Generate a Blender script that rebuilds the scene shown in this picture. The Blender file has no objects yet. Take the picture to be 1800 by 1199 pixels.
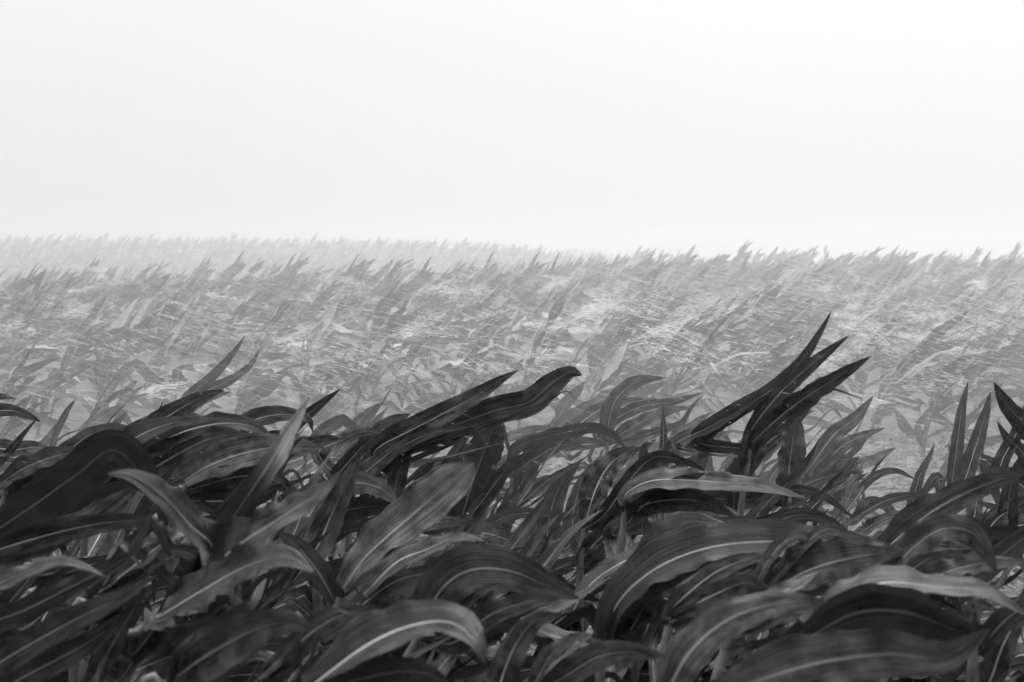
import bpy, math, random
import numpy as np
from mathutils import Vector

C = bpy.context.scene
COL = C.collection
R = math.radians

# ---------------------------------------------------------------- camera
F_PX = 2500.0            # focal length in pixels of the 1800 px wide photograph (50 mm lens)
H = 1.0                  # eye height above the soil
PITCH = math.atan((599.5 - 428.0) / F_PX)
cam_d = bpy.data.cameras.new('camera')
cam = bpy.data.objects.new('camera', cam_d)
COL.objects.link(cam)
cam.location = (0, 0, H)
cam.rotation_euler = (R(90) - PITCH, 0, 0)
cam_d.sensor_width = 36.0
cam_d.lens = 50.0
cam_d.clip_start = 0.05
cam_d.clip_end = 3000
cam_d.dof.use_dof = True
cam_d.dof.focus_distance = 4.2
cam_d.dof.aperture_fstop = 8.0
C.camera = cam
FWD = np.array([0, math.cos(PITCH), -math.sin(PITCH)])
UPV = np.array([0, math.sin(PITCH), math.cos(PITCH)])
CAM = np.array([0, 0, H])


def P(px, py, d):
    return CAM + d * (FWD + np.array([1.0, 0, 0]) * ((px - 900.0) / F_PX) + UPV * ((599.5 - py) / F_PX))


# ---------------------------------------------------------------- overcast sky, weak soft sun
SUN_EL, SUN_AZ = R(41), R(14)       # high, ahead and to the right of the camera
w = bpy.data.worlds.new('World')
C.world = w
w.use_nodes = True
nt = w.node_tree
nt.nodes.clear()
out = nt.nodes.new('ShaderNodeOutputWorld')
bg = nt.nodes.new('ShaderNodeBackground')
bg.inputs['Strength'].default_value = 0.1
sky = nt.nodes.new('ShaderNodeTexSky')
sky.sky_type = 'NISHITA'
sky.sun_disc = False
sky.sun_elevation = SUN_EL
sky.sun_rotation = SUN_AZ
sky.dust_density = 4.0
bw = nt.nodes.new('ShaderNodeRGBToBW')
tc = nt.nodes.new('ShaderNodeTexCoord')
sep = nt.nodes.new('ShaderNodeSeparateXYZ')


def wmath(op, a, b=None):
    n = nt.nodes.new('ShaderNodeMath')
    n.operation = op
    for i, v in enumerate((a, b)):
        if v is None:
            continue
        if isinstance(v, (int, float)):
            n.inputs[i].default_value = v
        else:
            nt.links.new(v, n.inputs[i])
    return n.outputs[0]


nt.links.new(tc.outputs['Generated'], sep.inputs[0])
nt.links.new(sky.outputs[0], bw.inputs[0])
el = wmath('MAXIMUM', sep.outputs['Z'], 0.0)
cl = nt.nodes.new('ShaderNodeTexNoise')             # soft unevenness of the cloud sheet
cl.inputs['Scale'].default_value = 2.2
cl.inputs['Detail'].default_value = 4.0
nt.links.new(tc.outputs['Generated'], cl.inputs['Vector'])
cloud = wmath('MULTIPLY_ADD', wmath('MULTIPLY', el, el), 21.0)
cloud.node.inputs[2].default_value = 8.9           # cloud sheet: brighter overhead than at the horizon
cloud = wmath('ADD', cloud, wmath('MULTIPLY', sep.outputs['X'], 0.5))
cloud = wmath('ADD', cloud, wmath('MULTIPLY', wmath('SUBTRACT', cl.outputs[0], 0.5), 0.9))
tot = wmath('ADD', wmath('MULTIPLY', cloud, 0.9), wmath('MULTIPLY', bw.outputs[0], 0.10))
# dark sky added behind the camera, out of view, to deepen leaf shading
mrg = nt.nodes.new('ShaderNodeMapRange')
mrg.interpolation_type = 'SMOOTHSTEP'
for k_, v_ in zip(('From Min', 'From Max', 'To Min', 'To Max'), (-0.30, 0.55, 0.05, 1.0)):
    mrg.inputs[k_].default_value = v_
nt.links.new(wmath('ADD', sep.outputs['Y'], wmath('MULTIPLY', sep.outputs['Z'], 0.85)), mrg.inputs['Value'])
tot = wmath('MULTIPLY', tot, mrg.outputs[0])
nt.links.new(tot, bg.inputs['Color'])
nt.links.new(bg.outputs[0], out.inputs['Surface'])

sun_d = bpy.data.lights.new('sun', 'SUN')
sun_d.energy = 1.5
sun_d.angle = R(22)
sun_d.color = (1, 1, 1)
sun = bpy.data.objects.new('sun', sun_d)
COL.objects.link(sun)
sdir = Vector((math.sin(SUN_AZ) * math.cos(SUN_EL), math.cos(SUN_AZ) * math.cos(SUN_EL), math.sin(SUN_EL)))
sun.rotation_euler = sdir.to_track_quat('Z', 'Y').to_euler()
sun.location = (3, 4, 12)

C.view_settings.view_transform = 'Standard'
C.view_settings.look = 'None'
C.view_settings.exposure = -0.06
C.view_settings.gamma = 1.0
C.view_settings.use_curve_mapping = False
cy = C.cycles
cy.use_denoising = True
cy.max_bounces = 6
cy.diffuse_bounces = 3
cy.glossy_bounces = 2
cy.transmission_bounces = 3
cy.volume_bounces = 4
cy.transparent_max_bounces = 8
cy.sample_clamp_indirect = 6.0
cy.caustics_reflective = False
cy.caustics_refractive = False


# ---------------------------------------------------------------- materials
def new_mat(name):
    m = bpy.data.materials.new(name)
    m.use_nodes = True
    t = m.node_tree
    t.nodes.clear()
    o = t.nodes.new('ShaderNodeOutputMaterial')
    return m, t, o


def nmath(t, op, *vals):
    n = t.nodes.new('ShaderNodeMath')
    n.operation = op
    for i, v in enumerate(vals):
        if isinstance(v, (int, float)):
            n.inputs[i].default_value = v
        else:
            t.links.new(v, n.inputs[i])
    return n.outputs[0]


def nrange(t, v, a, b, c, d):
    n = t.nodes.new('ShaderNodeMapRange')
    n.interpolation_type = 'SMOOTHSTEP'
    t.links.new(v, n.inputs['Value'])
    for k, x in zip(('From Min', 'From Max', 'To Min', 'To Max'), (a, b, c, d)):
        n.inputs[k].default_value = x
    return n.outputs[0]


def leaf_material(name, lo, hi, rib, rough, pale=0.0, share=1.0):
    m, t, o = new_mat(name)
    uv = t.nodes.new('ShaderNodeUVMap')
    s = t.nodes.new('ShaderNodeSeparateXYZ')
    t.links.new(uv.outputs[0], s.inputs[0])
    U, V = s.outputs['X'], s.outputs['Y']
    oi = t.nodes.new('ShaderNodeObjectInfo')
    rnd = oi.outputs['Random']
    a = nmath(t, 'MULTIPLY', nmath(t, 'ABSOLUTE', nmath(t, 'SUBTRACT', U, 0.5)), 2.0)
    # pale midrib, fading out towards the tip
    mr = nmath(t, 'MULTIPLY', nrange(t, a, 0.026, 0.054, 1.0, 0.0), nrange(t, V, 0.35, 0.95, 1.0, 0.1))
    mr = nmath(t, 'MULTIPLY', mr, nrange(t, nmath(t, 'FRACT', nmath(t, 'MULTIPLY', rnd, 7.3)), 0.1, 0.9, 0.35, 1.0))
    # streaks that run along the blade
    cmb = t.nodes.new('ShaderNodeCombineXYZ')
    t.links.new(nmath(t, 'MULTIPLY', U, 62.0), cmb.inputs[0])
    t.links.new(nmath(t, 'MULTIPLY', V, 2.2), cmb.inputs[1])
    t.links.new(nmath(t, 'MULTIPLY', rnd, 50.0), cmb.inputs[2])
    st = t.nodes.new('ShaderNodeTexNoise')
    st.inputs['Scale'].default_value = 1.0
    st.inputs['Detail'].default_value = 3.0
    t.links.new(cmb.outputs[0], st.inputs['Vector'])
    # blotches
    cm2 = t.nodes.new('ShaderNodeCombineXYZ')
    t.links.new(nmath(t, 'MULTIPLY', U, 2.5), cm2.inputs[0])
    t.links.new(nmath(t, 'MULTIPLY', V, 9.0), cm2.inputs[1])
    t.links.new(nmath(t, 'MULTIPLY', rnd, 90.0), cm2.inputs[2])
    bl = t.nodes.new('ShaderNodeTexNoise')
    bl.inputs['Scale'].default_value = 1.0
    bl.inputs['Detail'].default_value = 5.0
    t.links.new(cm2.outputs[0], bl.inputs['Vector'])
    vein = nmath(t, 'SINE', nmath(t, 'MULTIPLY', U, 95.0))
    mixv = nmath(t, 'ADD', nmath(t, 'MULTIPLY', st.outputs[0], 0.47), nmath(t, 'MULTIPLY', bl.outputs[0], 0.53))
    base = nrange(t, mixv, 0.40, 0.64, lo, hi)
    base = nmath(t, 'MULTIPLY', base, nmath(t, 'MULTIPLY_ADD', vein, 0.22, 1.0))
    base = nmath(t, 'MULTIPLY', base, nmath(t, 'MULTIPLY_ADD', rnd, 1.1, 0.4))
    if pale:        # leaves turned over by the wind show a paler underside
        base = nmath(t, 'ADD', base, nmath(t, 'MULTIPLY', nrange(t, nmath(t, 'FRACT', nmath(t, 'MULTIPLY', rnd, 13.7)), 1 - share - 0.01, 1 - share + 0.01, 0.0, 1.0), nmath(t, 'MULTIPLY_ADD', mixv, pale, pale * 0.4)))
    # bleached flecks
    sp = t.nodes.new('ShaderNodeTexNoise')
    sp.inputs['Scale'].default_value = 7.0
    sp.inputs['Detail'].default_value = 2.0
    t.links.new(cm2.outputs[0], sp.inputs['Vector'])
    fl = nmath(t, 'MULTIPLY', nrange(t, sp.outputs[0], 0.70, 0.76, 0.0, 1.0), 0.12)
    base = nmath(t, 'ADD', base, fl)
    col = nmath(t, 'ADD', nmath(t, 'MULTIPLY', base, nmath(t, 'SUBTRACT', 1.0, mr)), nmath(t, 'MULTIPLY', mr, rib))
    bs = t.nodes.new('ShaderNodeBsdfPrincipled')
    cc = t.nodes.new('ShaderNodeCombineColor')
    for i in range(3):
        t.links.new(col, cc.inputs[i])
    t.links.new(cc.outputs[0], bs.inputs['Base Color'])
    t.links.new(nrange(t, bl.outputs[0], 0.3, 0.7, rough - 0.08, rough + 0.14), bs.inputs['Roughness'])
    bs.inputs['Specular IOR Level'].default_value = 0.42
    bmp = t.nodes.new('ShaderNodeBump')
    bmp.inputs['Strength'].default_value = 0.65
    bmp.inputs['Distance'].default_value = 0.0018
    hgt = nmath(t, 'ADD', nmath(t, 'MULTIPLY', vein, 0.12), nmath(t, 'ADD', nmath(t, 'MULTIPLY', st.outputs[0], 2.2), nmath(t, 'MULTIPLY', bl.outputs[0], 2.2)))
    t.links.new(hgt, bmp.inputs['Height'])
    t.links.new(bmp.outputs[0], bs.inputs['Normal'])
    tr = t.nodes.new('ShaderNodeBsdfTranslucent')
    tr.inputs['Color'].default_value = (0.075, 0.075, 0.075, 1)
    mx = t.nodes.new('ShaderNodeMixShader')
    mx.inputs[0].default_value = 0.09
    t.links.new(bs.outputs[0], mx.inputs[1])
    t.links.new(tr.outputs[0], mx.inputs[2])
    t.links.new(mx.outputs[0], o.inputs['Surface'])
    return m


LEAF = leaf_material('corn_leaf', 0.004, 0.125, 1.0, 0.34)
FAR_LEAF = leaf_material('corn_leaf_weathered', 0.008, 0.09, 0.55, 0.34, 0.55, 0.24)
FAR_DARK = leaf_material('corn_leaf_dark_clump', 0.006, 0.055, 0.45, 0.34, 0.5, 0.08)  # darker leaf tone for clumps of plants in the middle field
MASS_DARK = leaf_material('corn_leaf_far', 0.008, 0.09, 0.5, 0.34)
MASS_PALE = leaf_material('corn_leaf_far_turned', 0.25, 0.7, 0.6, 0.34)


def simple_mat(name, lo, hi, scale, rough, stretch=(1, 1, 1), bump=0.3):
    m, t, o = new_mat(name)
    tcn = t.nodes.new('ShaderNodeTexCoord')
    mp = t.nodes.new('ShaderNodeMapping')
    mp.inputs['Scale'].default_value = stretch
    t.links.new(tcn.outputs['Object'], mp.inputs[0])
    n = t.nodes.new('ShaderNodeTexNoise')
    n.inputs['Scale'].default_value = scale
    n.inputs['Detail'].default_value = 8.0
    n.inputs['Roughness'].default_value = 0.65
    t.links.new(mp.outputs[0], n.inputs['Vector'])
    v = nrange(t, n.outputs[0], 0.3, 0.72, lo, hi)
    cc = t.nodes.new('ShaderNodeCombineColor')
    for i in range(3):
        t.links.new(v, cc.inputs[i])
    bs = t.nodes.new('ShaderNodeBsdfPrincipled')
    t.links.new(cc.outputs[0], bs.inputs['Base Color'])
    bs.inputs['Roughness'].default_value = rough
    b = t.nodes.new('ShaderNodeBump')
    b.inputs['Strength'].default_value = bump
    b.inputs['Distance'].default_value = 0.02
    t.links.new(n.outputs[0], b.inputs['Height'])
    t.links.new(b.outputs[0], bs.inputs['Normal'])
    t.links.new(bs.outputs[0], o.inputs['Surface'])
    return m


STALK = simple_mat('corn_stalk', 0.10, 0.30, 30.0, 0.4, (3, 3, 0.6))
SOIL = simple_mat('soil', 0.02, 0.20, 9.0, 0.8, bump=0.8)
STRAW = simple_mat('straw', 0.10, 0.60, 12.0, 0.6)
RAIN = simple_mat('rain_water', 0.88, 0.95, 3.0, 0.2, bump=0.0)
t_ = RAIN.node_tree
bs_ = [n_ for n_ in t_.nodes if n_.type == 'BSDF_PRINCIPLED'][0]
out_ = [n_ for n_ in t_.nodes if n_.type == 'OUTPUT_MATERIAL'][0]
trl = t_.nodes.new('ShaderNodeBsdfTranslucent')          # drops pass on the light of the bright sky behind them
trl.inputs['Color'].default_value = (0.95, 0.95, 0.95, 1)
tpt = t_.nodes.new('ShaderNodeBsdfTransparent')
m1 = t_.nodes.new('ShaderNodeMixShader')
m1.inputs[0].default_value = 0.75
t_.links.new(bs_.outputs[0], m1.inputs[1])
t_.links.new(trl.outputs[0], m1.inputs[2])
m2 = t_.nodes.new('ShaderNodeMixShader')
m2.inputs[0].default_value = 0.65
t_.links.new(tpt.outputs[0], m2.inputs[1])
t_.links.new(m1.outputs[0], m2.inputs[2])
t_.links.new(m2.outputs[0], out_.inputs['Surface'])


def volume_mat(name, density, col=0.995):
    m, t, o = new_mat(name)
    v = t.nodes.new('ShaderNodeVolumePrincipled')
    v.inputs['Color'].default_value = (col, col, col, 1)
    v.inputs['Density'].default_value = density
    v.inputs['Anisotropy'].default_value = 0.6       # fine rain scatters mostly forwards
    t.links.new(v.outputs[0], o.inputs['Volume'])
    return m


# ---------------------------------------------------------------- mesh helpers
def mesh_from(name, verts, faces, mat, uvs=None, smooth=True):
    """verts (n,3) array, faces (m,4) array of quads (a triangle repeats nothing: use list)"""
    me = bpy.data.meshes.new(name)
    verts = np.asarray(verts, dtype=np.float32)
    faces = np.asarray(faces, dtype=np.int32)
    k = faces.shape[1]
    me.vertices.add(len(verts))
    me.vertices.foreach_set('co', verts.ravel())
    me.loops.add(faces.size)
    me.loops.foreach_set('vertex_index', faces.ravel())
    me.polygons.add(len(faces))
    me.polygons.foreach_set('loop_start', np.arange(0, faces.size, k, dtype=np.int32))
    if uvs is not None:
        lay = me.uv_layers.new(name='UVMap')
        lay.data.foreach_set('uv', np.asarray(uvs, dtype=np.float32)[faces.ravel()].ravel())
    me.polygons.foreach_set('use_smooth', np.full(len(faces), smooth, dtype=bool))
    me.materials.append(mat)
    me.update(calc_edges=True)
    return me


def link(name, me, parent=None, loc=None):
    o = bpy.data.objects.new(name, me)
    COL.objects.link(o)
    if parent is not None:
        o.parent = parent
    if loc is not None:
        o.location = loc
    return o


def tag(o, label=None, cat=None, group=None, kind=None):
    if label:
        o['label'] = label
    if cat:
        o['category'] = cat
    if group:
        o['group'] = group
    if kind:
        o['kind'] = kind
    return o


def norm(a):
    return a / np.maximum(np.linalg.norm(a, axis=-1, keepdims=True), 1e-9)


def catmull(pts, n):
    """smooth curve through pts, n samples evenly spaced in length; last column may hold extra values"""
    p = np.asarray(pts, dtype=float)
    if len(p) == 2:
        p = np.array([p[0], (p[0] + p[1]) / 2, p[1]])
    q = np.vstack([2 * p[0] - p[1], p, 2 * p[-1] - p[-2]])
    outp = []
    for i in range(1, len(q) - 2):
        a, b, c, d = q[i - 1], q[i], q[i + 1], q[i + 2]
        for t in np.linspace(0, 1, 14, endpoint=False):
            outp.append(0.5 * (2 * b + (c - a) * t + (2 * a - 5 * b + 4 * c - d) * t * t + (3 * b - a - 3 * c + d) * t ** 3))
    outp.append(q[-2])
    outp = np.array(outp)
    L = np.r_[0, np.cumsum(np.linalg.norm(np.diff(outp[:, :3], axis=0), axis=1))]
    s = np.linspace(0, L[-1], n)
    return np.stack([np.interp(s, L, outp[:, k]) for k in range(outp.shape[1])], axis=1)


def tangents(c):
    return norm(np.gradient(c, axis=0))


def profile(n, kind, base=0.5):
    t = np.linspace(0, 1, n)
    p = {'leaf': 2.6, 'blunt': 9.0, 'spike': 1.35, 'long': 4.0}[kind]
    s = np.clip(t / 0.32, 0, 1)
    s = s * s * (3 - 2 * s)
    w_ = (base + (1 - base) * s) * np.maximum(1 - t ** p, 0.0) ** 0.85
    return np.maximum(w_, 0.012)


US_HI = np.array([-1, -.93, -.8, -.62, -.42, -.24, -.11, -.06, 0, .06, .11, .24, .42, .62, .8, .93, 1.0])
US_MID = np.array([-1, -.75, -.4, -.1, 0, .1, .4, .75, 1.0])
US_LO = np.array([-1, 0, 1.0])


def blade(c, nrm, width, us, rng, fold=0.35, wave=1.0, rib=0.03, tear=0.0):
    """the surface of one corn leaf round its midrib line c; returns verts, faces, uvs"""
    n = len(c)
    T = tangents(c)
    nrm = norm(nrm - T * np.sum(nrm * T, axis=1, keepdims=True))
    S = np.cross(T, nrm)
    t = np.linspace(0, 1, n)
    L = np.sum(np.linalg.norm(np.diff(c, axis=0), axis=1))
    fo = fold * (1.0 - 0.75 * t)
    au = np.abs(us)
    verts = np.zeros((n, len(us), 3))
    wv = []
    for side in (0, 1):
        lam = rng.uniform(0.06, 0.14)
        ph = rng.uniform(0, 6.28)
        ph2 = rng.uniform(0, 6.28)
        env = np.sin(np.pi * np.clip(t * 1.05, 0, 1)) ** 0.7
        wv.append((np.sin(t * L / lam * 6.28 + ph + 0.8 * np.sin(t * 9 + ph2)) * 0.65 + 0.5 * np.sin(t * L / (lam * 0.47) * 6.28 + ph2)) * env)
    jag = rng.normal(0, 1, (2, n)) * tear
    pl = [rng.uniform(0, 6.28) for _ in range(4)]
    for j, u in enumerate(us):
        sd = 0 if u < 0 else 1
        half = width / 2
        uu = u * (1 + (jag[sd] if au[j] > 0.97 else 0))
        lat = uu * half * np.cos(fo)
        hh = au[j] * half * np.sin(fo) + wv[sd] * wave * 0.23 * half * au[j] ** 2.4
        hh = hh + half * 0.07 * wave * au[j] * np.sin(u * 3.1 + t * L * 31 + pl[0]) * np.sin(t * L * 17 + pl[1] + u * 2)
        hh = hh + half * 0.022 * np.sin(u * 11 + pl[2]) * np.sin(t * 5 + pl[3])
        hh = hh + rib * half * np.exp(-(u / 0.06) ** 2) * 2.0
        verts[:, j] = c + S * lat[:, None] + nrm * hh[:, None]
    m = len(us)
    i0 = (np.arange(n - 1)[:, None] * m + np.arange(m - 1)[None, :]).ravel()
    faces = np.stack([i0, i0 + 1, i0 + m + 1, i0 + m], axis=1)
    uvs = np.stack([np.tile((us + 1) / 2, n), np.repeat(t, m)], axis=1)
    return verts.reshape(-1, 3), faces, uvs


def tube(c, rad, k=8):
    c = np.asarray(c)
    n = len(c)
    T = tangents(c)
    ref = np.tile(np.array([0.0, 1.0, 0.0]), (n, 1))
    A = norm(np.cross(T, ref))
    B = np.cross(T, A)
    th = np.linspace(0, 2 * np.pi, k, endpoint=False)
    v = c[:, None, :] + rad[:, None, None] * (A[:, None, :] * np.cos(th)[None, :, None] + B[:, None, :] * np.sin(th)[None, :, None])
    f = []
    for i in range(n - 1):
        for j in range(k):
            f.append((i * k + j, i * k + (j + 1) % k, (i + 1) * k + (j + 1) % k, (i + 1) * k + j))
    return v.reshape(-1, 3), np.array(f)


def stalk_radius(c, r0, r1, nodes=5):
    n = len(c)
    t = np.linspace(0, 1, n)
    r = r0 + (r1 - r0) * t
    for q in np.linspace(0.1, 0.9, nodes):
        r = r * (1 + 0.22 * np.exp(-((t - q) / 0.018) ** 2))
    return r


# ---------------------------------------------------------------- the lie of the land
def terrain(x, y):
    x = np.asarray(x, dtype=float)
    y = np.asarray(y, dtype=float)
    a = x / np.maximum(y, 2.0)
    left = 1.0 / (1.0 + np.exp(np.clip((a - 0.02) / 0.05, -30, 30)))
    z = 0.06 * np.exp(-((y - 15) / 4.0) ** 2) * left
    z = z - 0.75 * np.clip((y - 17) / 9.0, 0, 1) * np.clip((44 - y) / 14.0, 0, 1) * left
    z = z + np.clip((y - 30) / 16.0, 0, 1) * 0.46 * left
    z = z + (0.10 * np.clip((y - 12) / 10.0, 0, 1) - 0.7 * np.clip((y - 30) / 12.0, 0, 1)) * (1 - left)
    z = z - np.clip((y - 90) / 200.0, 0, 1) * 1.5
    z = z + 0.05 * np.sin(x * 0.31 + 1.3) * np.clip((y - 8) / 10.0, 0, 1)
    z = z + 0.05 * np.sin(y * 0.45 + x * 0.17) * np.clip((y - 10) / 10.0, 0, 1)
    return z


rng = np.random.default_rng(11)
ys = np.unique(np.concatenate([np.linspace(-90, -6, 20), np.linspace(-6, 9, 150), np.linspace(9, 40, 90), np.linspace(40, 330, 60)]))
xs = np.unique(np.concatenate([np.linspace(-220, -8, 40), np.linspace(-8, 8, 150), np.linspace(8, 220, 40)]))
GX, GY = np.meshgrid(xs, ys)
GZ = terrain(GX, GY)
near = np.clip((11 - GY) / 3.0, 0, 1) * np.clip((8 - np.abs(GX)) / 1.0, 0, 1)
GZ = GZ + near * (rng.normal(0, 0.014, GZ.shape) + 0.014 * np.sin(GX * 7.1 + np.sin(GY * 5)) * np.sin(GY * 8.3))
gv = np.stack([GX, GY, GZ], axis=-1).reshape(-1, 3)
m_ = len(xs)
i0 = (np.arange(len(ys) - 1)[:, None] * m_ + np.arange(m_ - 1)[None, :]).ravel()
ground = link('ground', mesh_from('ground', gv, np.stack([i0, i0 + 1, i0 + m_ + 1, i0 + m_], axis=1), SOIL))
tag(ground, kind='structure')

# ---------------------------------------------------------------- hero plants: each leaf follows the bend it has in the photograph
# plant: (label, depth, base_px, [stalk points px,py], [leaves]);  leaf: (points (px,py[,depth offset]), visible width px, upward tilt deg, kind)
HEROES = []


def hero(label, d, base_px, stalk, leaves):
    HEROES.append((label, d, base_px, stalk, leaves))


exec_heroes = True
# ---- left side
hero('corn plant with a fan of long blurred blades and one tall spike, bottom left', 1.85, 60,
     [(175, 1195), (255, 1105), (330, 1030)],
     [([(235, 1150), (330, 1020), (395, 930), (475, 815), (549, 697, .25)], 50, -32, 'leaf'),
      ([(310, 1060), (400, 975, -.05), (490, 915, -.1), (560, 868, -.1), (592, 832, -.1)], 78, 48, 'leaf'),
      ([(280, 1085, -.05), (360, 1037, -.1), (440, 992, -.15), (505, 975, -.2), (560, 998, -.22)], 56, 52, 'long'),
      ([(372, 968, -.05), (330, 925, -.1), (285, 880, -.15), (225, 842, -.2), (178, 836, -.22)], 54, 50, 'long'),
      ([(150, 1215), (215, 1110), (262, 1040), (275, 1010)], 46, 10, 'spike'),
      ([(210, 1195), (255, 1130), (300, 1075), (345, 1035)], 42, 45, 'leaf')])
hero('corn plant at the left edge bearing a wide dark folded leaf', 2.1, -80,
     [(-70, 1150), (-60, 1010), (-50, 970)],
     [([(-50, 960), (60, 888), (140, 832), (205, 790), (262, 835, .05), (292, 862, .08)], 76, -18, 'blunt'),
      ([(-60, 985), (50, 950), (150, 925), (230, 916), (300, 922)], 52, 5, 'leaf'),
      ([(-60, 1010), (60, 955), (140, 920), (200, 880), (240, 850)], 60, 15, 'leaf')])
hero('corn plant with long low thin ribbed leaves in the bottom left corner', 1.75, -120,
     [(-110, 1290), (-80, 1210)],
     [([(-50, 1195), (55, 1132), (140, 1085), (215, 1048), (285, 1005)], 62, 15, 'leaf'),
      ([(-60, 1050), (20, 1018), (90, 990), (140, 984), (200, 1006)], 42, 50, 'leaf'),
      ([(-60, 1120), (40, 1075), (120, 1035), (190, 1000), (240, 960)], 52, 0, 'leaf'),
      ([(-40, 1230), (60, 1180), (170, 1120), (240, 1060)], 60, -5, 'leaf')])
hero('corn plant with a light curled leaf between dark ones at the lower left', 1.95, 120,
     [(130, 1120), (160, 1060)],
     [([(175, 1040), (225, 1005), (285, 958), (318, 938), (345, 940, .05)], 40, 55, 'leaf'),
      ([(165, 1050), (230, 1025), (280, 990), (312, 975)], 38, 25, 'spike'),
      ([(150, 1075), (200, 1000), (240, 940), (262, 900)], 40, -10, 'leaf')])
hero('corn plant with a dark low leaf whose pale rib curves along the bottom edge', 1.6, 230,
     [(250, 1260), (290, 1205)],
     [([(290, 1205), (370, 1148), (450, 1103), (515, 1084), (560, 1092)], 100, 8, 'leaf'),
      ([(300, 1215), (340, 1150), (390, 1100), (430, 1060)], 60, -15, 'leaf')])
hero('corn plant with a broad arching dark leaf on the crest of the left clump', 2.95, 120,
     [(150, 940), (190, 860)],
     [([(200, 850), (260, 792), (330, 757), (400, 745), (452, 758), (490, 800)], 52, 25, 'leaf'),
      ([(160, 892), (240, 842), (340, 784), (400, 765), (440, 770)], 78, 20, 'leaf'),
      ([(110, 905), (200, 882), (280, 876), (338, 884), (362, 908)], 56, 5, 'leaf'),
      ([(150, 880), (190, 815), (240, 770), (300, 745), (350, 738)], 55, 30, 'leaf')])
hero('corn plant with a pointed leaf lifted above the left crest', 3.4, 160,
     [(185, 880), (215, 800)],
     [([(200, 800), (260, 755), (310, 722), (350, 700), (391, 686)], 44, 20, 'leaf'),
      ([(110, 815), (140, 775), (185, 754), (230, 752)], 38, 20, 'leaf'),
      ([(185, 800), (250, 752), (320, 735), (345, 738), (355, 752)], 36, 30, 'leaf'),
      ([(245, 790), (268, 745), (284, 702)], 18, 10, 'spike')])
hero('corn plant with a pale ribbed leaf running right below the crest spikes', 2.75, 290,
     [(300, 950), (325, 860)],
     [([(325, 845), (370, 818), (430, 797), (500, 786), (565, 790)], 62, 35, 'leaf'),
      ([(335, 860), (420, 838), (480, 845), (530, 880)], 50, 5, 'leaf'),
      ([(330, 880), (400, 880), (460, 870), (500, 850)], 50, -10, 'leaf'),
      ([(420, 880), (470, 830), (510, 790), (540, 770)], 40, 0, 'leaf')])
hero('corn plant with a rounded leaf back and a spike beside it above the left clump', 3.25, 385,
     [(400, 900), (420, 800)],
     [([(410, 770), (445, 740), (495, 729), (540, 735), (552, 760)], 40, 25, 'leaf'),
      ([(470, 805), (515, 750), (560, 712), (596, 684)], 30, 10, 'leaf'),
      ([(430, 800), (480, 772), (520, 770), (548, 792)], 34, 10, 'leaf'),
      ([(470, 850), (500, 800), (550, 775), (610, 768)], 30, 25, 'leaf')])
hero('corn plant with two thin grey blades rising into the spray', 4.75, 255,
     [(270, 860), (300, 740)],
     [([(330, 700), (375, 662), (410, 625), (437, 590)], 22, 0, 'leaf'),
      ([(360, 690), (405, 668), (440, 642), (457, 612)], 22, 15, 'leaf'),
      ([(300, 750), (335, 715), (360, 700), (400, 690)], 26, 15, 'leaf')])
hero('corn plant with a ragged leaf end at the left edge of the clump', 3.5, -70,
     [(-60, 880), (-40, 760)],
     [([(-40, 730), (10, 722), (40, 730), (66, 743)], 30, 15, 'leaf'),
      ([(-30, 700), (0, 698), (25, 702)], 22, 10, 'leaf'),
      ([(-30, 835), (20, 795), (50, 762), (81, 731)], 24, 15, 'spike'),
      ([(-40, 780), (20, 790), (70, 785), (110, 790)], 34, 20, 'leaf')])
hero('corn plant with low flat leaves behind the folded dark leaf', 3.0, -10,
     [(0, 960), (10, 860)],
     [([(0, 850), (50, 820), (110, 800), (170, 800)], 44, 25, 'leaf'),
      ([(10, 870), (60, 850), (120, 850), (170, 862)], 44, 15, 'leaf'),
      ([(15, 880), (70, 830), (110, 800), (130, 785)], 34, 5, 'spike')])
# ---- centre
hero('corn plant with a wide leaf blade cut off square and a bright straight rib', 2.3, 545,
     [(575, 1150), (598, 1050)],
     [([(603, 1035), (645, 978), (730, 905), (800, 846), (832, 818)], 96, 46, 'blunt'),
      ([(590, 1060), (560, 1010), (520, 965), (480, 940)], 50, 10, 'leaf')])
hero('corn plant with a pale edged leaf bent over beside a loose upright sheath', 2.1, 590,
     [(615, 1160), (635, 1060)],
     [([(640, 1045), (698, 988), (750, 965), (805, 941), (855, 946)], 44, 40, 'leaf'),
      ([(560, 1130), (640, 1062), (700, 1022), (770, 1008), (850, 1004)], 42, 30, 'leaf'),
      ([(735, 1100), (741, 1050), (745, 1010), (748, 975)], 26, -15, 'leaf'),
      ([(640, 1080), (690, 1075), (730, 1100), (745, 1150)], 60, -20, 'leaf')])
hero('corn plant with a big smooth leaf arched like a hump with a curved pale rib', 2.0, 670,
     [(700, 1230), (735, 1120)],
     [([(738, 1115), (772, 1042), (825, 1003), (895, 1003), (960, 1028), (1018, 1050)], 92, 22, 'leaf'),
      ([(780, 1105), (830, 1045), (882, 1014)], 34, 25, 'leaf'),
      ([(795, 1132), (860, 1086), (928, 1063), (985, 1062)], 62, 25, 'leaf'),
      ([(760, 1120), (800, 1070), (850, 1040), (890, 1030)], 50, -15, 'leaf')])
hero('corn plant with a blurred light leaf curling over at the bottom edge', 1.5, 470,
     [(520, 1300), (555, 1215)],
     [([(540, 1212), (640, 1140), (715, 1106), (785, 1098), (832, 1130, -.05), (852, 1175, -.07)], 88, 42, 'leaf'),
      ([(560, 1215), (660, 1185), (740, 1175), (800, 1200)], 70, -5, 'leaf')])
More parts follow.
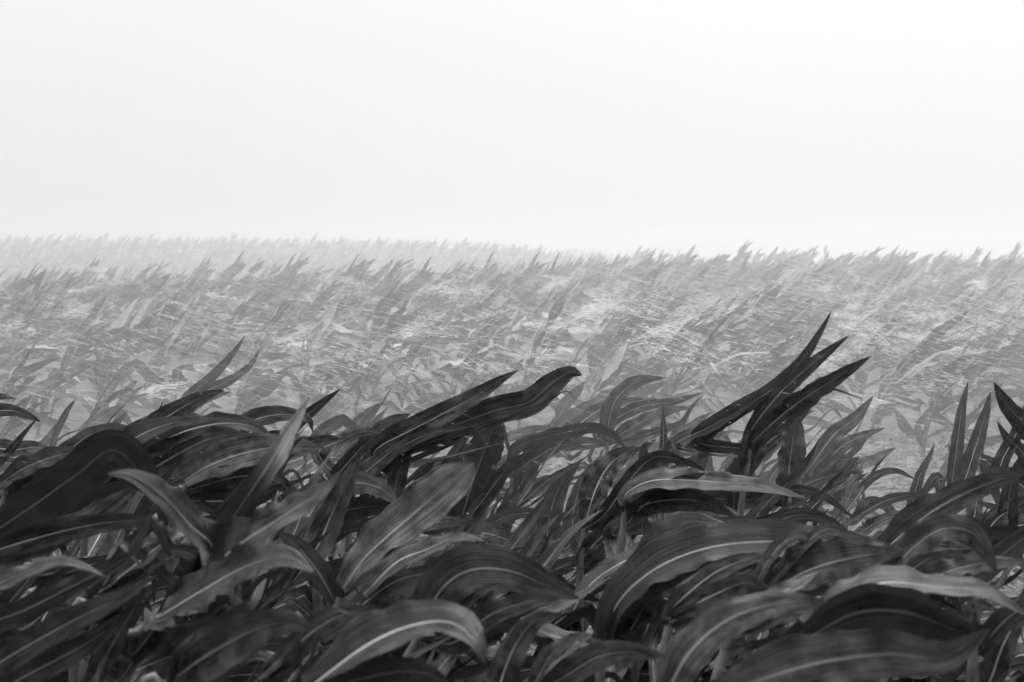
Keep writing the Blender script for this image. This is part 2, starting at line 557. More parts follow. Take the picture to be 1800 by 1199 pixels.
hero('corn plant with narrow slanting light blades at the bottom edge', 1.65, 405,
     [(425, 1290), (455, 1205)],
     [([(455, 1195), (505, 1143), (538, 1092)], 26, 50, 'spike'),
      ([(520, 1165), (562, 1106), (582, 1082)], 26, 45, 'spike'),
      ([(540, 1100), (590, 1062), (628, 1062)], 24, 45, 'leaf'),
      ([(470, 1185), (540, 1120), (600, 1090), (660, 1085)], 50, 0, 'leaf')])
hero('corn plant with a short rounded ribbed leaf behind the square ended blade', 2.65, 540,
     [(560, 1000), (572, 900)],
     [([(572, 890), (612, 852), (665, 856), (706, 886)], 46, 30, 'leaf'),
      ([(575, 900), (620, 850), (680, 800), (720, 770)], 42, 0, 'leaf'),
      ([(560, 930), (600, 900), (660, 890), (700, 900)], 50, -10, 'leaf'),
      ([(550, 950), (520, 900), (500, 870)], 22, 20, 'spike')])
hero('corn plant with upright leaves bearing two bright ribs in the middle clump', 3.35, 600,
     [(612, 960), (620, 860)],
     [([(612, 850), (636, 805), (676, 752), (720, 728)], 46, 20, 'leaf'),
      ([(588, 848), (622, 803), (655, 772), (700, 760)], 30, 20, 'leaf'),
      ([(640, 900), (660, 840), (690, 780), (712, 735)], 40, -5, 'leaf'),
      ([(560, 800), (600, 775), (640, 760), (690, 765)], 30, 25, 'leaf')])
hero('corn plant whose leaves stream right to a dark knob shaped curled end', 3.3, 640,
     [(655, 960), (672, 830)],
     [([(660, 792), (740, 748), (825, 702), (880, 668), (912, 650)], 48, 12, 'leaf'),
      ([(700, 790), (790, 752), (870, 722), (930, 708), (970, 676), (1002, 655), (1024, 660)], 52, 0, 'blunt'),
      ([(940, 715), (985, 690), (1002, 690), (1012, 709)], 14, 0, 'spike'),
      ([(655, 830), (700, 790), (760, 760), (830, 748)], 26, 30, 'leaf'),
      ([(690, 940), (694, 860), (712, 800), (740, 760)], 44, -20, 'leaf')])
hero('corn plant with a broad black upright blade bent square at its top', 3.6, 790,
     [(795, 1000), (805, 900)],
     [([(800, 950), (826, 860), (852, 790), (872, 732)], 62, -25, 'blunt'),
      ([(745, 920), (772, 852), (802, 792), (836, 745)], 36, 10, 'leaf'),
      ([(735, 900), (780, 830), (840, 780), (890, 760)], 40, -10, 'leaf'),
      ([(815, 925), (862, 860), (900, 812), (945, 792)], 32, -15, 'leaf')])
hero('corn plant with a black arched leaf drooping like a hook in the middle', 3.9, 895,
     [(890, 950), (900, 840)],
     [([(905, 790), (960, 768), (1010, 757), (1045, 752), (1078, 764), (1102, 790)], 26, -22, 'long'),
      ([(885, 940), (900, 880), (930, 830), (960, 790)], 40, -12, 'leaf'),
      ([(900, 850), (925, 800), (940, 780), (965, 800)], 18, -10, 'leaf'),
      ([(870, 960), (890, 900), (920, 865), (960, 850)], 40, -5, 'leaf'),
      ([(905, 830), (950, 800), (990, 780), (1030, 785)], 30, 25, 'leaf')])
hero('corn plant with dark leaves twisting over bare straw covered soil', 3.95, 960,
     [(965, 990), (970, 900)],
     [([(960, 985), (965, 910), (985, 850), (1020, 805)], 46, -15, 'leaf'),
      ([(925, 970), (945, 925), (985, 908), (1022, 905)], 24, -25, 'long'),
      ([(1000, 960), (1010, 890), (1030, 840), (1060, 800)], 36, -10, 'leaf')])
hero('corn plant with a rounded grey leaf arching over at the top of the clump', 4.35, 1060,
     [(1062, 900), (1068, 780)],
     [([(1070, 745), (1083, 702), (1120, 671), (1168, 664)], 36, 15, 'leaf'),
      ([(990, 778), (1045, 728), (1100, 706), (1140, 702)], 34, 25, 'leaf'),
      ([(1050, 760), (1120, 718), (1190, 706), (1240, 690)], 24, 20, 'leaf'),
      ([(1080, 770), (1140, 735), (1180, 720), (1215, 715)], 28, 25, 'leaf'),
      ([(1188, 745), (1212, 715), (1238, 688)], 16, 5, 'spike')])
hero('corn plant with one short straight dark spike standing upright', 3.6, 1160,
     [(1162, 940), (1165, 830)],
     [([(1164, 830), (1168, 770), (1170, 712)], 22, -15, 'spike'),
      ([(1150, 850), (1170, 800), (1210, 770), (1260, 760)], 34, 5, 'leaf'),
      ([(1160, 880), (1140, 830), (1130, 790), (1150, 770)], 30, 5, 'leaf')])
hero('corn plant with a light upright ribbed blade bending right in the centre', 3.15, 1020,
     [(1020, 1010), (1026, 930)],
     [([(1030, 915), (1050, 855), (1078, 812), (1128, 786)], 50, 30, 'leaf'),
      ([(1062, 905), (1106, 843), (1150, 803), (1200, 810), (1242, 828)], 34, -10, 'leaf'),
      ([(1010, 1000), (1050, 950), (1100, 910), (1150, 890)], 50, -12, 'leaf'),
      ([(1040, 960), (1080, 900), (1120, 870), (1160, 870)], 40, 0, 'leaf')])
hero('corn plant with one flat light leaf streaming right across darker stems', 2.8, 1085,
     [(1090, 1010), (1098, 900)],
     [([(1102, 868), (1150, 845), (1230, 845), (1330, 852), (1410, 872)], 46, 40, 'leaf'),
      ([(1100, 900), (1160, 880), (1230, 880), (1290, 905)], 46, -10, 'leaf'),
      ([(1095, 930), (1130, 890), (1190, 850), (1240, 830)], 40, -5, 'leaf')])
# ---- right clump
hero('tall corn plant with three long blades raised against the pale field', 3.4, 1290,
     [(1300, 920), (1318, 790)],
     [([(1225, 775), (1295, 722), (1350, 690), (1405, 640), (1442, 585), (1464, 545)], 34, -5, 'leaf'),
      ([(1318, 760), (1372, 690), (1430, 638), (1492, 590)], 36, -8, 'leaf'),
      ([(1330, 770), (1385, 720), (1440, 680), (1490, 648), (1524, 626)], 46, -15, 'leaf'),
      ([(1190, 785), (1250, 750), (1310, 715), (1340, 695)], 28, 45, 'leaf'),
      ([(1300, 850), (1320, 790), (1345, 740), (1380, 700)], 50, -20, 'leaf')])
hero('corn plant with a thick dark upright blade below the raised blades', 3.55, 1380,
     [(1384, 950), (1388, 860)],
     [([(1384, 900), (1388, 830), (1398, 770), (1402, 728)], 48, -22, 'blunt'),
      ([(1280, 870), (1310, 810), (1350, 770), (1400, 750)], 38, -12, 'leaf'),
      ([(1330, 880), (1380, 862), (1440, 868), (1502, 912)], 24, -15, 'leaf'),
      ([(1230, 870), (1240, 800), (1260, 760), (1300, 740)], 34, 0, 'leaf'),
      ([(1300, 920), (1290, 850), (1300, 800), (1330, 770)], 30, -10, 'leaf')])
hero('corn plant with two soft grey blades and a dark tip beside the gap', 4.2, 1410,
     [(1412, 940), (1416, 840)],
     [([(1418, 830), (1465, 768), (1508, 735), (1542, 697)], 34, 10, 'leaf'),
      ([(1440, 825), (1480, 785), (1520, 765), (1556, 752)], 28, 15, 'leaf'),
      ([(1425, 890), (1440, 838), (1470, 808), (1498, 812), (1502, 830)], 24, -15, 'long')])
hero('corn plant with small hooked leaves over the bare soil gap', 4.1, 1480,
     [(1482, 955), (1482, 870)],
     [([(1482, 900), (1478, 850), (1490, 815), (1505, 800)], 28, -15, 'leaf'),
      ([(1500, 915), (1525, 884), (1555, 888), (1585, 925)], 22, -15, 'long'),
      ([(1485, 890), (1530, 840), (1568, 826), (1606, 842)], 18, -10, 'leaf')])
hero('corn plant with a thin dark spike upright at the right side', 3.85, 1660,
     [(1664, 960), (1668, 880)],
     [([(1672, 860), (1686, 780), (1698, 720), (1713, 671)], 26, -18, 'leaf'),
      ([(1608, 905), (1618, 845), (1642, 800), (1650, 780)], 24, 0, 'leaf'),
      ([(1690, 860), (1712, 790), (1728, 730), (1736, 688)], 32, 20, 'leaf'),
      ([(1655, 870), (1650, 840), (1640, 850), (1610, 900)], 20, 10, 'leaf')])
hero('corn plant with a dark leaf tip pointing up left at the right edge', 3.5, 1850,
     [(1845, 950), (1835, 800)],
     [([(1830, 790), (1800, 748), (1765, 712), (1737, 671)], 40, -10, 'leaf'),
      ([(1820, 860), (1800, 800), (1770, 770), (1752, 740)], 28, 15, 'leaf'),
      ([(1830, 880), (1790, 850), (1750, 830), (1720, 850)], 34, 10, 'leaf'),
      ([(1760, 830), (1790, 760), (1820, 700), (1840, 650)], 30, 10, 'leaf')])
hero('corn plant with a blurred dark leaf sweeping up from the right clump', 2.35, 1490,
     [(1510, 1100), (1535, 1000)],
     [([(1550, 972), (1632, 900), (1715, 852), (1790, 826)], 66, 18, 'leaf'),
      ([(1540, 990), (1600, 960), (1650, 955), (1700, 960)], 40, 35, 'leaf')])
hero('corn plant with crossing light and dark blades near the right edge', 2.6, 1700,
     [(1706, 1060), (1712, 960)],
     [([(1700, 965), (1718, 910), (1728, 870), (1730, 840)], 34, 20, 'leaf'),
      ([(1712, 980), (1750, 920), (1800, 890), (1850, 870)], 46, -5, 'leaf'),
      ([(1715, 1000), (1770, 960), (1820, 940), (1860, 935)], 46, 15, 'leaf'),
      ([(1740, 990), (1770, 930), (1785, 860), (1810, 800)], 44, -20, 'leaf')])
# ---- front right
hero('corn plant with the longest arching leaf, thick pale rib and wavy lower edge', 2.1, 1040,
     [(1050, 1250), (1062, 1140)],
     [([(1066, 1128), (1086, 1062), (1138, 1010), (1205, 974), (1285, 954), (1400, 947), (1510, 949), (1575, 972)], 98, 35, 'leaf'),
      ([(1070, 1130), (1100, 1090), (1150, 1060), (1180, 1055)], 60, -10, 'leaf'),
      ([(930, 1108), (990, 1072), (1040, 1045), (1084, 1021)], 48, 48, 'spike'),
      ([(1075, 1140), (1110, 1100), (1130, 1060), (1160, 1030)], 50, -15, 'leaf')])
hero('corn plant with a short wide light leaf rolled over behind the longest leaf', 2.3, 1105,
     [(1115, 1150), (1125, 1040)],
     [([(1126, 1020), (1155, 970), (1200, 938), (1262, 934), (1310, 955)], 66, 48, 'leaf'),
      ([(1235, 958), (1330, 925), (1400, 902), (1450, 912), (1500, 944)], 44, 5, 'leaf'),
      ([(1180, 1000), (1260, 975), (1340, 985), (1420, 1010)], 70, -25, 'leaf')])
hero('corn plant with a thin arched leaf crossing a long straight pale rib', 2.0, 1300,
     [(1315, 1180), (1335, 1050)],
     [([(1345, 1045), (1420, 1002), (1500, 976), (1580, 960)], 92, 22, 'leaf'),
      ([(1335, 1015), (1366, 966), (1402, 943), (1442, 956), (1485, 987)], 24, 35, 'leaf'),
      ([(1440, 938), (1500, 946), (1545, 960), (1590, 978)], 22, 40, 'leaf')])
hero('corn plant with pointed leaves and fine ribs below the longest leaf', 1.95, 1150,
     [(1160, 1220), (1176, 1100)],
     [([(1185, 1068), (1255, 1012), (1320, 988), (1370, 985)], 46, 15, 'leaf'),
      ([(1175, 1088), (1250, 1045), (1310, 1020), (1358, 1042)], 46, 5, 'leaf'),
      ([(1170, 1100), (1230, 1080), (1290, 1085), (1330, 1090)], 40, 0, 'leaf')])
hero('corn plant with a soft light leaf end between the rib and the dark ridge', 1.7, 1230,
     [(1250, 1280), (1275, 1140)],
     [([(1285, 1100), (1345, 1068), (1410, 1035), (1455, 1012)], 44, 55, 'leaf'),
      ([(1290, 1115), (1350, 1090), (1410, 1075), (1460, 1082)], 46, 40, 'leaf')])
hero('corn plant with a light blade bent down at a sharp corner', 2.05, 1530,
     [(1540, 1150), (1552, 1040)],
     [([(1555, 1020), (1600, 966), (1650, 930), (1698, 932), (1720, 958), (1740, 1000)], 52, 30, 'long'),
      ([(1610, 1030), (1690, 1004), (1755, 996), (1830, 998)], 46, 38, 'leaf'),
      ([(1550, 1040), (1600, 1010), (1640, 990), (1680, 985)], 40, -10, 'leaf')])
hero('corn plant with a broad black leaf ridge sagging across the lower right', 1.62, 1380,
     [(1395, 1290), (1410, 1130)],
     [([(1415, 1100), (1490, 1050), (1560, 1028), (1650, 1036), (1745, 1046), (1820, 1090)], 60, 60, 'long'),
      ([(1420, 1120), (1500, 1075), (1580, 1070), (1660, 1095), (1730, 1120)], 110, -40, 'leaf')])
hero('corn plant with a huge blurred leaf along the bottom right edge', 1.36, 1180,
     [(1215, 1400), (1260, 1250)],
     [([(1290, 1215), (1420, 1168), (1550, 1147), (1650, 1150), (1730, 1098)], 112, 14, 'leaf')])
hero('corn plant with a wide glossy blurred leaf curving up from the bottom edge', 1.45, 1110,
     [(1130, 1380), (1155, 1260)],
     [([(1160, 1245), (1212, 1150), (1285, 1090), (1375, 1064), (1460, 1062)], 80, 30, 'leaf')])
hero('corn plant with dim low leaves at the bottom middle', 1.75, 920,
     [(925, 1290), (945, 1210)],
     [([(985, 1195), (1050, 1158), (1110, 1150), (1175, 1160)], 56, 20, 'leaf'),
      ([(935, 1210), (972, 1150), (1015, 1118), (1030, 1112)], 42, 35, 'leaf'),
      ([(880, 1220), (900, 1150), (940, 1100), (990, 1090)], 60, -15, 'leaf')])
hero('corn plant with a cut stub of stem and curled sheath at the lower right', 1.9, 1705,
     [(1708, 1200), (1716, 1110)],
     [([(1716, 1130), (1705, 1090), (1718, 1062), (1745, 1070)], 40, 10, 'leaf'),
      ([(1720, 1150), (1760, 1090), (1800, 1060), (1850, 1060)], 46, 15, 'leaf'),
      ([(1735, 1210), (1770, 1140), (1810, 1090), (1850, 1070)], 50, 5, 'leaf')])

hrng = np.random.default_rng(5)
CORN_GROUP = 'corn plants of the nearest rows'
root_pts = []
for label, d, bx, stalk, leaves in HEROES:
    x0 = (bx - 900.0) / F_PX * d
    base = np.array([x0, d, float(terrain(x0, d))])
    root = bpy.data.objects.new('corn_plant', None)
    root.empty_display_size = 0.05
    COL.objects.link(root)
    root.location = base
    tag(root, label, 'corn plant')
    root_pts.append((x0, d))
    sp = catmull([base - [0, 0, 0.03]] + [P(x, y, d) for x, y in stalk], 60)
    v, f = tube(sp - base, stalk_radius(sp, 0.0125, 0.006))
    link('stalk', mesh_from('stalk', v, f, STALK), root)
    extra = []
    for pts, wpx, tilt, kind in leaves:              # further blades of the same plant, lower and narrower than the traced ones
        for _ in range(3 if d < 2.7 else (2 if d < 3.2 else 1)):
            ox, oy, dd = hrng.uniform(-60, 50), hrng.uniform(25, 95), hrng.uniform(0.2, 0.5)
            sh = hrng.uniform(0.6, 1.0)
            q0 = pts[0]
            extra.append(([(q0[0] + ox * 0.5 + (q[0] - q0[0]) * sh + (ox * 0.6 + hrng.normal(0, 10)) * (i > 0), q0[1] + oy + (q[1] - q0[1]) * sh * hrng.uniform(0.6, 1.15), (q[2] if len(q) > 2 else 0.0) + dd) for i, q in enumerate(pts)],
                          wpx * hrng.uniform(0.35, 0.75), hrng.uniform(-45, 55), hrng.choice(['leaf', 'leaf', 'long', 'spike'])))
            if hrng.random() < 0.4:      # a blade snapped over: its end hangs down
                lp = extra[-1][0]
                k_ = len(lp) - 1
                dp = hrng.uniform(45, 110)
                lp[k_] = (lp[k_ - 1][0] + hrng.uniform(5, 45), lp[k_ - 1][1] + dp, lp[k_][2])
    for li, (pts, wpx, tilt, kind) in enumerate(list(leaves) + extra):
        tw = 14 if li < len(leaves) else 65
        pp = [P(q[0], q[1], d + (q[2] if len(q) > 2 else 0.0)) for q in pts]
        k = np.argmin(np.linalg.norm(sp - pp[0], axis=1))
        if np.linalg.norm(sp[k] - pp[0]) > 0.02:
            pp = [sp[k]] + pp
        n = 56
        c = catmull(pp, n)
        # the free end of a leaf also moves in depth
        c = c + FWD[None, :] * (np.linspace(0, 1, n) ** 1.5 * hrng.uniform(-0.06, 0.06))[:, None]
        T = tangents(c)
        tocam = norm(CAM[None, :] - c)
        n0 = norm(tocam - T * np.sum(tocam * T, axis=1, keepdims=True))
        b = np.cross(T, n0)
        b = b * np.where(b[:, 2:3] < 0, -1, 1)
        tl = R(tilt) + R(1) * np.linspace(hrng.uniform(-12, 12), hrng.uniform(-tw, tw), n)
        nn = n0 * np.cos(tl)[:, None] + b * np.sin(tl)[:, None]
        wid = min(wpx * d / F_PX / max(math.cos(R(tilt)), 0.6), 0.098)
        v, f, uv = blade(c - base, nn, wid * profile(n, kind), US_HI, hrng, fold=hrng.uniform(0.2, 0.5), wave=hrng.uniform(0.5, 1.3), tear=0.006)
        link('leaf', mesh_from('leaf', v, f, LEAF, uv), root)


# ---------------------------------------------------------------- wind-bent plants built by growth rules
def grow(rg, height, lean, nleaf, lmax, wmax, us, nv, wind=1.0):
    """a plant at the origin: (stalk line, [(verts, faces, uvs)])"""
    n = 24
    t = np.linspace(0, 1, n)
    sx = lean * height * t ** 1.8
    sy = rg.uniform(-0.12, 0.12) * height * t ** 1.5
    sp = np.stack([sx, sy, height * t * (1 - 0.12 * t) - 0.02], axis=1)
    res = []
    az0 = rg.uniform(0, math.pi)
    for i in range(nleaf):
        q = 0.22 + 0.76 * i / max(nleaf - 1, 1)
        k = min(int(q * (n - 1)), n - 1)
        p = sp[k].copy()
        sd = norm(sp[min(k + 1, n - 1)] - sp[max(k - 1, 0)])
        az = az0 + math.pi * (i % 2) + rg.normal(0, 0.35)
        outw = np.array([math.cos(az), math.sin(az), 0.0])
        young = i >= nleaf - 3
        L = lmax * (0.62 + 0.38 * math.sin(math.pi * min(q * 1.05, 1))) * rg.uniform(0.8, 1.1)
        W = wmax * rg.uniform(0.75, 1.08)
        d = norm(sd * (1.3 if young else 0.75) + outw * (0.35 if young else 0.9))
        tgt = norm(np.array([1.0, rg.normal(0, 0.3), (rg.uniform(0.35, 2.0) if young else rg.uniform(-0.35, 0.7))]))
        turn = rg.uniform(2.0, 4.5) * wind
        fa, fp, ff = rg.uniform(0.5, 1.6), rg.uniform(0, 6.28), rg.uniform(1.0, 1.9)
        kink = rg.uniform(0.4, 0.75) if rg.random() < 0.28 and not young else 2.0
        drop = rg.uniform(0.0, 1.6) * (0.4 if young else 1.0)
        pts = [p]
        h = 1.0 / (nv - 1)
        dirs = [d]
        for s in range(nv - 1):
            ts = s * h
            d = d + (tgt - d) * turn * h + np.array([0, 0.5 * math.cos(fp * 2 + ts * 5), 1.0]) * fa * math.cos(fp + ts * 6.28 * ff) * h * 1.4 - np.array([0, 0, drop]) * ts * h * 1.8
            if ts <= kink < ts + h:              # a blade snapped over by the wind
                d = d + np.array([rg.uniform(-0.2, 0.9), rg.normal(0, 0.5), -1.8])
            if ts > kink:
                d = d - np.array([0, 0, 2.2]) * h
            d = norm(d)
            p = p + d * L * h
            if p[2] < 0.03:
                p[2] = 0.03
            pts.append(p.copy())
            dirs.append(d)
        c = np.array(pts)
        T = tangents(c)
        up = np.array([0.0, 0.0, 1.0])
        side = norm(np.cross(T, up[None, :].repeat(nv, 0) + 0.001))
        N0 = np.cross(side, T)
        a0, a1 = rg.normal(0.5, 0.5), rg.normal(0.7, 0.9)
        ang = a0 + (a1 - a0) * np.linspace(0, 1, nv)
        # turned so that part of the broad side meets the wind's flank
        sgn = np.where(side[:, 1:2] < 0, 1, -1)
        N = N0 * np.cos(ang)[:, None] + side * sgn * np.sin(ang)[:, None]
        res.append(blade(c, N, W * profile(nv, 'spike' if (young and rg.random() < 0.5) else 'leaf'), us, rg, fold=rg.uniform(0.15, 0.5), wave=rg.uniform(0.4, 1.4), rib=0.0 if len(us) < 5 else 0.03))
    return sp, res


def add_plant(proto, loc, mat, label, group, rot, scale):
    root = bpy.data.objects.new('corn_plant', None)
    root.empty_display_size = 0.05
    COL.objects.link(root)
    root.location = loc
    root.rotation_euler = (0, 0, rot)
    root.scale = (scale, scale, scale)
    tag(root, label, 'corn plant', group)
    link('stalk', proto[0], root)
    for me in proto[1]:
        link('leaf', me, root)
    return root


def make_proto(rg, mat, us, nv, height, lean, nleaf, lmax, wmax):
    sp, res = grow(rg, height, lean, nleaf, lmax, wmax, us, nv)
    v, f = tube(sp, stalk_radius(sp, 0.012, 0.006), 7)
    return (mesh_from('stalk', v, f, STALK), [mesh_from('leaf', a, b, mat, c) for a, b, c in res])


prng = np.random.default_rng(23)
# low dark plants that fill the nearest rows behind and between the traced leaves
front = [make_proto(prng, LEAF, US_MID, 26, prng.uniform(0.34, 0.42), prng.uniform(0.25, 0.8), 10, 0.46, 0.060) for _ in range(16)]
FILL_LABEL = 'dark wind bent corn plant half hidden among the nearest leaves'
FILL_GROUP = 'corn plants buried in the nearest rows'
nfill = 0
for row, (yy, step) in enumerate(((1.75, 0.24), (2.4, 0.17), (3.1, 0.22), (3.75, 0.24), (4.45, 0.24))):
    half = yy * 0.40 + 0.25
    x = -half - 0.2
    while x < half:
        x += step * prng.uniform(0.8, 1.25)
        y = yy + prng.normal(0, 0.06)
        px = 900 + x / y * F_PX
        pr = front[int(prng.integers(len(front)))]
        rot, sc = prng.normal(0, 0.25), prng.uniform(0.85, 1.1)
        if row >= 3 and px > 1440:          # the bare gap on the right
            continue
        if row >= 3 and 880 < px < 1040:
            continue
        if row == 2 and (px > 1520 or 950 < px < 1040):
            continue
        sc = sc * (0.95, 1.16, 0.92, 0.9, 0.9)[row]
        add_plant(pr, (x, y, 0.0), LEAF, FILL_LABEL, FILL_GROUP, rot, sc)
        nfill += 1

# field beyond the gap
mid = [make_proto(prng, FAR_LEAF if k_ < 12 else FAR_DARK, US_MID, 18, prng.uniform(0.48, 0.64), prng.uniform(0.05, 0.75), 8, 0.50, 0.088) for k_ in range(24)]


def patch(x, y):
    return math.sin(x * 1.1 + 0.7 * y) + math.sin(x * 0.43 - y * 0.9 + 1.0) + 0.5 * math.sin(x * 2.9 + y * 2.3)


MIDS = [(5.5, 'half veiled corn plant standing by itself in the spray of the bare strip', 'scattered corn plants in the bare strip'),
        (6.35, 'grey corn plant leaning in the wind just beyond the bare strip', 'first hazy row beyond the bare strip'),
        (7.1, 'grey corn plant leaning in the wind one row behind the bare strip edge', 'second hazy row beyond the bare strip'),
        (7.85, 'pale corn plant blown over in the middle of the spray', 'third hazy row beyond the bare strip'),
        (8.6, 'pale corn plant in the fourth row of the misty field', 'fourth hazy row beyond the bare strip'),
        (9.4, 'pale corn plant in the fifth row of the misty field', 'fifth hazy row beyond the bare strip'),
        (10.2, 'pale corn plant in the sixth row of the misty field', 'sixth hazy row beyond the bare strip')]
nmid = 0
for yy, lab, grp in MIDS:
    half = yy * 0.36 + 0.5
    x = -half - 0.4
    while x < half:
        x += 0.31 * prng.uniform(0.6, 1.5)
        y = yy + prng.normal(0, 0.07)
        a = x / y
        hgt = 0.82 + 0.10 * math.sin(x * 1.3 + yy * 2.1) + prng.normal(0, 0.13)
        hgt = min(hgt, 0.94)
        if yy < 6:
            q = 900 + x / y * F_PX
            if prng.random() < (0.25 if 580 < q < 1270 or q > 1580 else (1.0 if q > 1270 else 0.3)):
                continue
            hgt *= 0.72
        elif yy < 7 and prng.random() < 0.25:
            continue
        if a < 0.0 and 6 < yy < 7.5:
            hgt *= 0.82
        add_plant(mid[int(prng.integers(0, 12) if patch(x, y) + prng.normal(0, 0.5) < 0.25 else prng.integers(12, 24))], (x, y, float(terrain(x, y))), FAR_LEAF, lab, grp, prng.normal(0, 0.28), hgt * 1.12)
        nmid += 1
print('heroes', len(HEROES), 'fill', nfill, 'mid', nmid)

# the field farther off reads as one mass
lows = []
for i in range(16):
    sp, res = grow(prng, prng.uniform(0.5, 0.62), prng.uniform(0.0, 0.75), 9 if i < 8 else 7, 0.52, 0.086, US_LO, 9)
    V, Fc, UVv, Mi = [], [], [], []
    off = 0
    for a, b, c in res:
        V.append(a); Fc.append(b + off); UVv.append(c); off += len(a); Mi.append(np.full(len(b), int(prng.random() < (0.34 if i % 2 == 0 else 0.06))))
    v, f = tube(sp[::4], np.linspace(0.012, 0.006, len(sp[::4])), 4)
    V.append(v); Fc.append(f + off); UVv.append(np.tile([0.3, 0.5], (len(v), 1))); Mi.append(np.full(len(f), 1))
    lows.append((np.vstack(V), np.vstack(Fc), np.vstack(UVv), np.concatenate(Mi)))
AV, AF, AU, AM = [], [], [], []
off = 0
nfar = 0
yy = 11.0
while yy < 80:
    half = yy * 0.365 + 0.8
    step = 0.30 if yy < 25 else (0.40 if yy < 45 else 0.5)
    nx = int(2 * half / step)
    for i in range(nx):
        x = -half + (i + prng.uniform(-0.4, 0.4)) * step
        y = yy + prng.normal(0, 0.09)
        v, f, u, mi_ = lows[int(prng.integers(0, 4) + (0 if yy < 30 else 4)) * 2 + int(patch(x, y) + prng.normal(0, 0.5) > 0.25)]
        s = (0.97 + 0.07 * math.sin(x * 0.9 + y) + prng.normal(0, 0.14)) * (1.25 if prng.random() < (0.0 if yy < 18 else 0.12) else 1.0)
        s = min(s, 1.08) if yy < 22 else min(s, 1.3)
        an = prng.normal(0, 0.3)
        ca, sa = math.cos(an) * s, math.sin(an) * s
        vv = np.stack([v[:, 0] * ca - v[:, 1] * sa + x, v[:, 0] * sa + v[:, 1] * ca + y, v[:, 2] * s + float(terrain(x, y))], axis=1)
        AV.append(vv.astype(np.float32)); AF.append(f + off); AU.append(u); AM.append(mi_)
        off += len(vv)
        nfar += 1
    yy += 0.85 if yy < 25 else (1.2 if yy < 45 else 1.8)
print('far plants', nfar)
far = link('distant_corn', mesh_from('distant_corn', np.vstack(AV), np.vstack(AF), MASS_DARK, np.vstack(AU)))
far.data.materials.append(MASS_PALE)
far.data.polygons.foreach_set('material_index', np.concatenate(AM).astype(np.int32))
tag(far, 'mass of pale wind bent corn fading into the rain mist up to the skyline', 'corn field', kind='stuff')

# ---------------------------------------------------------------- straw on the soil between the rows
srng = np.random.default_rng(3)
SV, SF = [], []
ns = 17000
sy = srng.uniform(2.2, 7.2, ns)
sx = sy * srng.uniform(-0.42, 0.42, ns)
for x, y in zip(sx, sy):
    L = srng.uniform(0.02, 0.13)
    an = srng.uniform(0, 6.28)
    wd = srng.uniform(0.0012, 0.0055)
    dx, dy = math.cos(an) * L / 2, math.sin(an) * L / 2
    ox, oy = -math.sin(an) * wd, math.cos(an) * wd
    z = 0.012 + srng.uniform(0, 0.02)
    zt = srng.uniform(-0.012, 0.022)
    k = len(SV)
    SV += [(x - dx - ox, y - dy - oy, z), (x - dx + ox, y - dy + oy, z), (x - dx, y - dy, z + wd * 1.3),
           (x + dx - ox, y + dy - oy, z + zt), (x + dx + ox, y + dy + oy, z + zt), (x + dx, y + dy, z + zt + wd * 1.3)]
    SF += [(k, k + 2, k + 5, k + 3), (k + 2, k + 1, k + 4, k + 5), (k, k + 3, k + 4, k + 1)]
straw = link('straw_litter', mesh_from('straw_litter', SV, SF, STRAW, smooth=False))
tag(straw, 'pale broken straw scattered over the soil between the rows', 'straw', kind='stuff')

# ---------------------------------------------------------------- wind-driven rain
RV, RF = [], []


def drop(p, L, wd, slope):
    dr = norm(np.array([1.0, srng.normal(0, 0.15), slope]))
    a = norm(np.cross(dr, [0, 1, 0])) * wd
    b = norm(np.cross(dr, a)) * wd
    k = len(RV)
    RV.extend([p - dr * L / 2, p + a, p - a * 0.5 + b * 0.87, p - a * 0.5 - b * 0.87, p + dr * L / 2])
    RF.extend([(k, k + 2, k + 1), (k, k + 3, k + 2), (k, k + 1, k + 3), (k + 4, k + 1, k + 2), (k + 4, k + 2, k + 3), (k + 4, k + 3, k + 1)])


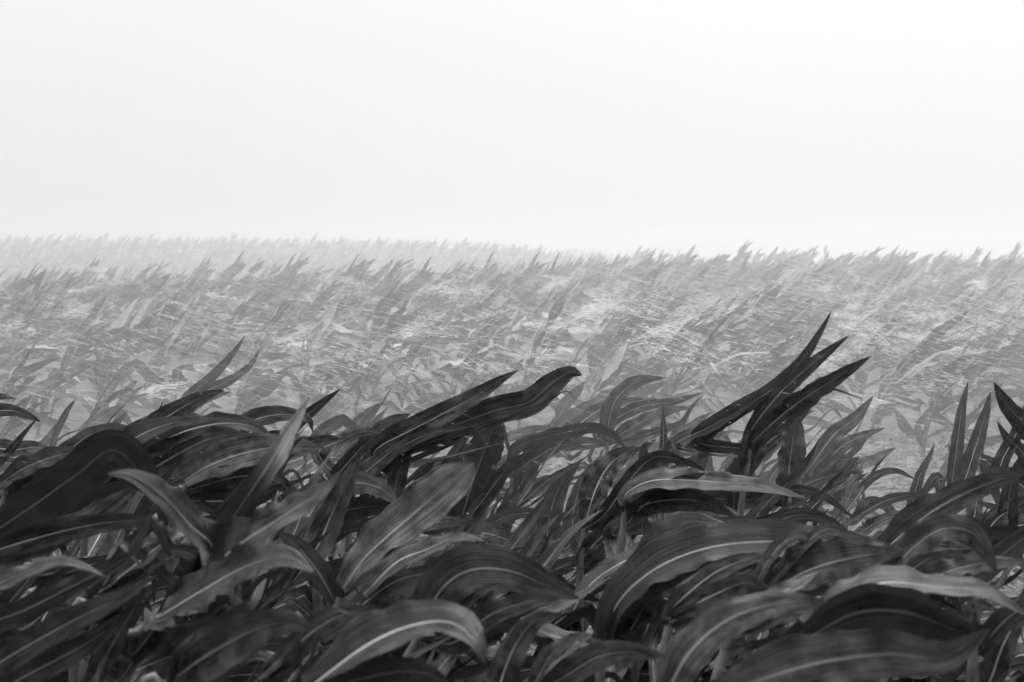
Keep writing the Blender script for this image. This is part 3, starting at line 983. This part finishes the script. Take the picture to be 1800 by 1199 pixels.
nr = 52000
ry = 4.2 + (16 - 4.2) * srng.random(nr) ** 0.9
ry[:900] = srng.uniform(2.6, 4.2, 900)
for y in ry:
    x = y * srng.uniform(-0.42, 0.42)
    if y > 4.2 and patch(x * 0.8, y * 0.6 + 3) + srng.normal(0, 0.6) < -0.1:       # gusts: the rain comes in veils
        continue
    z = srng.uniform(0.12, 0.95) if srng.random() < 0.6 else srng.normal(0.62, 0.12)
    L = 0.015 + srng.exponential(0.045)
    wd = (0.0003 + srng.exponential(0.0003)) * (0.6 if y < 5.5 else 1.0)
    if y < 4.2:
        L, wd = 0.003 + srng.exponential(0.008), 0.0003 + srng.exponential(0.0002)
    drop(np.array([x, y, z]), L, wd, -0.25 + srng.normal(0, 0.10))
# ribbons of splash torn off the leaf tops
for _ in range(190):
    y = srng.uniform(5.4, 15)
    x = y * srng.uniform(-0.40, 0.40)
    z0 = float(terrain(x, y)) + srng.uniform(0.38, 0.72)
    ln, th = srng.uniform(0.15, 0.7), srng.uniform(0.015, 0.05)
    sl, bow = srng.normal(0.0, 0.30), srng.normal(0, 0.25)
    for _k in range(int(srng.uniform(80, 260))):
        u = srng.beta(1.4, 2.2)
        q = np.array([x + u * ln, y + srng.normal(0, 0.08), min(z0 + sl * u * ln + bow * u * u * ln + srng.normal(0, th) * (0.3 + u), 0.93)])
        drop(q, 0.006 + srng.exponential(0.022), 0.0004 + srng.exponential(0.0006), sl - 0.1 + srng.normal(0, 0.2))
rain = link('rain', mesh_from('rain', RV, RF, RAIN, smooth=False))
tag(rain, 'pale slanting drops of rain driven across the field by the wind', 'rain', kind='stuff')


# ---------------------------------------------------------------- the wet air
def box(name, x0, x1, y0, y1, z0, z1, mat):
    v = [(x0, y0, z0), (x1, y0, z0), (x1, y1, z0), (x0, y1, z0), (x0, y0, z1), (x1, y0, z1), (x1, y1, z1), (x0, y1, z1)]
    f = [(3, 2, 1, 0), (4, 5, 6, 7), (0, 1, 5, 4), (1, 2, 6, 5), (2, 3, 7, 6), (3, 0, 4, 7)]
    return link(name, mesh_from(name, v, f, mat, smooth=False))


HAZE, SPRAY, MIST = 0.001, 0.097, 0.026
haze = box('haze', -230, 230, -95, 340, -3.5, 2.7, volume_mat('haze_air', HAZE))
tag(haze, 'pale rain haze over the whole field', 'haze', kind='stuff')
spray = box('spray', -40, 40, 3.3, 6.0, -0.6, 2.0, volume_mat('spray_air', SPRAY))
tag(spray, 'gust of fine spray blowing along the bare strip', 'spray', kind='stuff')
mist = box('mist', -200, 200, 6.02, 320, -3.0, 1.9, volume_mat('mist_air', MIST))
tag(mist, 'thicker rain mist lying over the far field', 'mist', kind='stuff')
